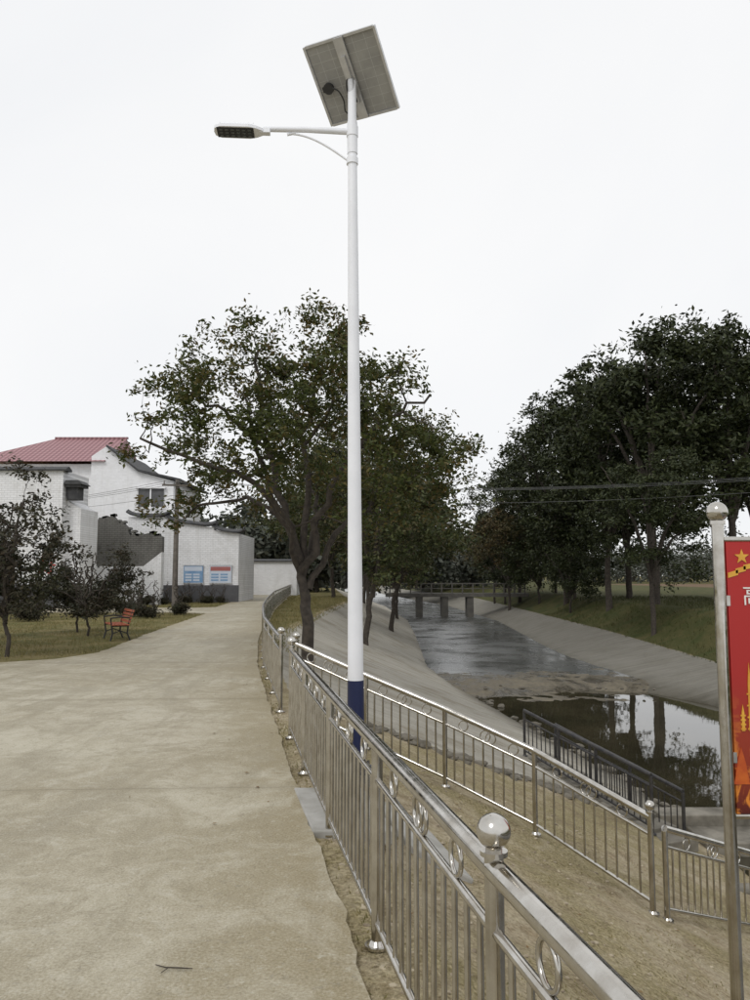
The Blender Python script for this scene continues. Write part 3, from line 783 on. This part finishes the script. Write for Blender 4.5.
def generic(name,H,R,zb,seed,leaf,mats,nc=130,per=150,cr=.8,tr=.22,lean=0,nl=7,fhk=None,gap=-.18):
    rng=np.random.default_rng(seed)
    fh=H*(fhk or rng.uniform(.2,.28))
    trunk=[(0,0,-.3),(.05+lean*.1,0,fh*.4),(lean*.3,.05,fh*.8),(lean*.5,0,fh)]
    limbs=[]
    cz=(H+zb)/2; rz=(H-zb)/2
    for i in range(nl):
        a=2*math.pi*i/nl+rng.uniform(-.4,.4); up=rng.uniform(.35,.9) if i>1 else 1.
        ro=R*(.75 if i>1 else .2); z1=cz+rz*.7*up if i<3 else cz+rz*rng.uniform(-.3,.6)
        e_=np.array([lean+math.cos(a)*ro,math.sin(a)*ro,z1]); s=np.array([lean*.5*.9,0,fh*rng.uniform(.85,1)])
        m1=s+(e_-s)*np.array([.25,.25,.42]); m2=s+(e_-s)*np.array([.6,.6,.75])
        limbs.append(([tuple(s),tuple(m1),tuple(m2),tuple(e_)],tr*.6))
    cl=[]; sd=rng.uniform(0,50)
    while len(cl)<nc:
        d=rng.normal(size=3); d/=np.linalg.norm(d); r=rng.uniform(.35,1)**.6
        bump_=1+.55*mn.noise(Vector(d*1.9)+Vector((sd,0,0)))
        p=d*r*bump_*np.array([R,R,rz]); p[2]+=cz; p[0]+=lean
        if p[2]<cz: p[:2]*=.9
        if mn.noise(Vector(p*.35)+Vector((sd,3,0)))<gap: continue
        cl.append(tuple(p))
    return tree_from_limbs(name,trunk,tr,limbs,cl,leaf,per,cr,rng,mats,3)
def put(name,me,x,y,s=1,rz=0,sz=None,z=None):
    o=bpy.data.objects.new(name,me); COL.objects.link(o)
    o.location=(x,y,(tz(x,y) if z is None else z)-.05); o.scale=(s,s,sz or s); o.rotation_euler=(0,0,rz); return o
G1=generic('tall_tree_a',15.5,5.0,4.6,21,.29,[BARK,LEAF2],150,140,.9,.22,fhk=.3,gap=-.05)
G2=generic('tall_tree_b',15.5,4.3,3.2,33,.28,[BARK,LEAF2],140,150,.85,.2,gap=-.06)
G3=generic('bank_tree_b',9.5,4.0,2.8,45,.20,[BARK,LEAF1B],130,140,.7,.14,lean=.8,gap=-.12)
G4=generic('rusty_tree',10.5,4.0,2.5,57,.24,[BARK,LEAF3],100,130,.75,.15)
G5=generic('low_tree',7.5,3.4,.6,91,.26,[BARK,LEAF2],75,130,.8,.13)
for (m,x,y,s,rz) in ((G1,15.9,44.5,1.08,.3),(G1,20.6,45,1.12,3.4),(G2,14.6,49,1.06,2),(G2,17.8,55,1.12,1.1),(G1,24.5,50,1.1,4),
                     (G2,14.6,60,1.12,5),(G2,17.0,68,1.15,4.1),(G2,14.0,76,.95,.9),(G2,15.5,90,1.0,.2),(G1,29.5,53,1.1,1.9),(G1,13.6,38.5,.62,1.2)):
    put('broadleaf_tree',m,x,y,s,rz)
for (x,y,s,rz) in ((15.2,60,1,0),(14.2,68,.9,1),(16.6,72,1.1,2),(13.3,80,1,3),(13.8,55.5,.7,4)):
    put('broadleaf_tree',G5,x,y,s,rz)
put('broadleaf_tree',G4,12.3,72,.95,.5)
put('broadleaf_tree',G4,12.8,84,.9,2.5)
for (m,x,y,s,rz) in ((G3,-.4,30.5,.92,.2),(G3,-.9,38,1.02,2.2),(G3,.9,45,1.05,.4),(G4,-.5,54,.95,1.),(G3,-3.0,57,1.1,4),(G3,-1,68,1.2,1),(G4,1.8,64,.85,2.9)):
    put('broadleaf_tree',m,x,y,s,rz)
rng=np.random.default_rng(77); b=MB(); cents=[]
def far_tree(x,y,H,R,nc=24,per=55):
    b.poly([(x,y,-.2),(x,y,H*.6)],[.25,.1],5,0,caps=False)
    for i in range(nc):
        d=rng.normal(size=3); d/=np.linalg.norm(d); r=rng.uniform(.3,1)
        c=np.array([x,y,H*.50])+d*r*np.array([R,R,H*.48]); cents.append(c+rng.normal(size=(per,3))*R*.2)
for i in range(50):
    x=rng.uniform(-18,18); y=rng.uniform(100,150); far_tree(x,y,rng.uniform(6,10.5),rng.uniform(3,4.5))
for i in range(14):
    far_tree(rng.uniform(-17,-5.5),rng.uniform(74,84),rng.uniform(6.5,9),rng.uniform(2.5,3.5))
for i in range(90):
    far_tree(rng.uniform(35,200),rng.uniform(150,220),rng.uniform(6,9.5),rng.uniform(6,9),16,50)
for i in range(40):
    far_tree(rng.uniform(-190,-10),rng.uniform(150,230),rng.uniform(7,10),rng.uniform(5,8),14,50)
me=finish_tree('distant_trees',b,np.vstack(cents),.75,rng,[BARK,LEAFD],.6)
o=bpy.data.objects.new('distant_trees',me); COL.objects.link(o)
S1=generic('young_tree',3.0,1.05,.75,61,.085,[BARK,LEAF4],80,90,.25,.04,nl=8)
S2=generic('young_tree_b',2.5,1.15,.5,62,.085,[BARK,LEAF4],85,85,.25,.035,nl=8)
S3=generic('shrub',1.9,.85,.3,63,.08,[BARK,LEAF4],50,80,.22,.03,nl=6)
for (m,x,y,s,rz) in ((S1,-7.45,15.9,1.2,0),(S1,-8.9,17.4,1.2,2),(S2,-7.75,21.2,1.05,1),(S2,-8.5,22.6,1.05,3),(S1,-10.4,20,1.0,5)):
    put('young_tree',m,x,y,s,rz)
for (x,y,s,rz) in ((-9.3,31,1,0),(-8.4,30,.9,1),(-10.3,33,1.1,2),(-8.2,32.6,.9,3),(-11.5,31,1.1,3),(-13.5,30,1.05,4),(-14.6,32,1.1,5),(-10.8,45.8,.8,2),(-9.5,45.9,.75,1),(-8.9,46,.7,0),(-10.1,45.7,.75,4),(-12.6,42.4,.95,5),(-12,28,1,1),(-16,33,1.2,2),(-11.6,43.9,.8,1),(-12.4,35,1.2,3.3),(-11.2,45.9,.75,.6)):
    put('shrub',S3,x,y,s,rz)

# grass
rng=np.random.default_rng(9); pts=[];hs=[]
def scatter(n,fx,fy,ok,h):
    k=0
    while k<n:
        x=rng.uniform(*fx); y=rng.uniform(*fy)
        if not ok(x,y): continue
        k+=1
        if mn.noise(Vector((x*.8,y*.8,9)))<-.12 and rng.random()<.8: continue
        pts.append((x,y,tz(x,y)+rough(x,y)-.005)); hs.append(h*rng.uniform(.5,1.3))
scatter(38000,(-20,-5.6),(13,34),lambda x,y:x<left(y)-.02,.075)
scatter(5000,(-14,-7),(38.5,47),lambda x,y:x<left(y)-.05,.09)
scatter(10000,(-9,2),(18,60),lambda x,y:e(y)+.12<x<st(y)+.4,.12)
scatter(5500,(-1,5.2),(2.2,10.5),lambda x,y:x>e(y)+.12 and mn.noise(Vector((x*1.2,y*1.2,2)))>.08,.02)
scatter(900,(-2,.5),(2.5,16),lambda x,y:e(y)+.02<x<e(y)+.12,.03)
n_l=len(pts)
scatter(16000,(12.5,24),(26,60),lambda x,y:x>xt(y)+.05,.17)
def blades(pts,hs,mat,name):
    P=np.array(pts);H=np.array(hs);n=len(P)
    an=rng.uniform(0,2*math.pi,n); w=(.003+H*.08)[:,None]
    side=np.stack([np.cos(an),np.sin(an),np.zeros(n)],1)*w; lean=np.stack([rng.normal(size=n)*.5,rng.normal(size=n)*.5,np.ones(n)],1)*H[:,None]
    v=np.stack([P-side,P+side,P+lean],1).reshape(-1,3)
    me=bpy.data.meshes.new(name); me.from_pydata(v.tolist(),[],[(3*i,3*i+1,3*i+2) for i in range(n)])
    me.materials.append(mat); o=bpy.data.objects.new(name,me); COL.objects.link(o)
blades(pts[:n_l],hs[:n_l],leaf_mat('grass_blades',(.15,.145,.05),(.30,.25,.11),(.23,.19,.08),.3),'grass')
blades(pts[n_l:],hs[n_l:],leaf_mat('grass_blades_shaded',(.05,.065,.018),(.11,.105,.04),(.08,.075,.03),.2),'grass')  # right-bank blades, darker colour stands in for the tree shadows

def stones(name,lst,mat):
    b=MB()
    for (x,y,z,r) in lst:
        vs0=len(b.v); b.sphere((x,y,z),r,0,9,6,(random.uniform(.8,1.5),random.uniform(.7,1.3),random.uniform(.4,.7)))
        for i in range(vs0,len(b.v)):
            p=Vector(b.v[i]); d=p-Vector((x,y,z)); k=1+.35*mn.noise(p*(1.3/r)); b.v[i]=tuple(Vector((x,y,z))+d*k)
    b.s=[False]*len(b.s); b.obj(name,[mat],recalc=False)
lst=[]
for i in range(130):
    x=random.uniform(-.8,4.6); y=10.6+max(0,(x+1))*.42+random.uniform(-.3,.3); lst.append((x,y,tz(x,y)+.0,random.uniform(.03,.11)))
for i in range(70):
    y=random.uniform(12,30); x=xl(y)+random.uniform(-.35,.4); lst.append((x,y,-2.6,random.uniform(.05,.16)))
for i in range(30):
    y=random.uniform(28,32); x=random.uniform(xl(y),xr(y)); lst.append((x,y,-2.42,random.uniform(.04,.10)))
stones('rocks',lst,ROCK)
lst=[]
for i in range(1300):
    y=random.uniform(2.0,10); x=e(y)+.1+random.random()**1.5*4; lst.append((x,y,tz(x,y)+rough(x,y),random.uniform(.004,.018)))
stones('pebbles',lst,simple('pebble',(.45,.39,.28),(.20,.16,.11),9,.9))
rng=np.random.default_rng(3); C=[]
for i in range(460):
    y=rng.uniform(2.4,30)
    if rng.random()<.25 and y>5: x=e(y)-abs(rng.normal())*.4; z=.010
    else: x=e(y)+.15+rng.random()*3.5; z=tz(x,y)+rough(x,y)+.010
    C.append((x,y,z))
C=np.array(C); v=leaf_quads(C,.04,rng,.6); v=v.reshape(-1,4,3); v[:,:,2]=C[:,None,2]+(v[:,:,2]-C[:,None,2])*.2
me=bpy.data.meshes.new('fallen_leaves'); me.from_pydata(v.reshape(-1,3).tolist(),[],[(4*i,4*i+1,4*i+2,4*i+3) for i in range(len(C))])
me.materials.append(leaf_mat('dry_leaves',(.14,.08,.03),(.25,.17,.07),(.11,.06,.03),.1)); o=bpy.data.objects.new('fallen_leaves',me); COL.objects.link(o)
b=MB(); b.poly([(-.90,3.37,.008),(-.85,3.335,.014),(-.80,3.345,.008),(-.74,3.33,.012)],[.002,.003,.003,.002],6); b.poly([(-.84,3.337,.012),(-.86,3.30,.01)],[.002,.0015],5)
b.obj('twig',[BARK],recalc=False)

# ------------------------------------------------------------ world, sun, camera
w=bpy.data.worlds.new('World'); sc.world=w; w.use_nodes=True; nt=w.node_tree; bg=nt.nodes['Background']
SUN_AZ=math.radians(-150); SUN_EL=math.radians(48)
sky=nt.nodes.new('ShaderNodeTexSky'); sky.sky_type='NISHITA'; sky.sun_disc=False; sky.sun_elevation=SUN_EL; sky.sun_rotation=SUN_AZ
tc=nt.nodes.new('ShaderNodeTexCoord')
f=noise(nt,tc.outputs['Generated'],1.6,5,.5,.4)
cloud=ramp(nt,f,.3,.7,(.90,.915,.94),(1.0,1.0,1.0))
sc_=nt.nodes.new('ShaderNodeVectorMath'); sc_.operation='SCALE'; L(nt,cloud,sc_.inputs[0]); sc_.inputs['Scale'].default_value=10.
mx=mix(nt,.95,sky.outputs[0],sc_.outputs[0]); L(nt,mx,bg.inputs['Color']); bg.inputs['Strength'].default_value=.1
sl=bpy.data.lights.new('sun','SUN'); sl.energy=1.0; sl.angle=math.radians(18); sl.color=(1,.98,.95)
so=bpy.data.objects.new('sun',sl); COL.objects.link(so)
d=Vector((math.sin(SUN_AZ)*math.cos(SUN_EL),math.cos(SUN_AZ)*math.cos(SUN_EL),math.sin(SUN_EL))); so.rotation_euler=d.to_track_quat('Z','Y').to_euler()
cam=bpy.data.cameras.new('camera'); co=bpy.data.objects.new('camera',cam); COL.objects.link(co)
co.location=(0,0,1.6); co.rotation_euler=(math.radians(95.5),0,0)
cam.sensor_fit='VERTICAL'; cam.sensor_height=36; cam.lens=28.08; cam.clip_end=4000; cam.clip_start=.05
sc.camera=co
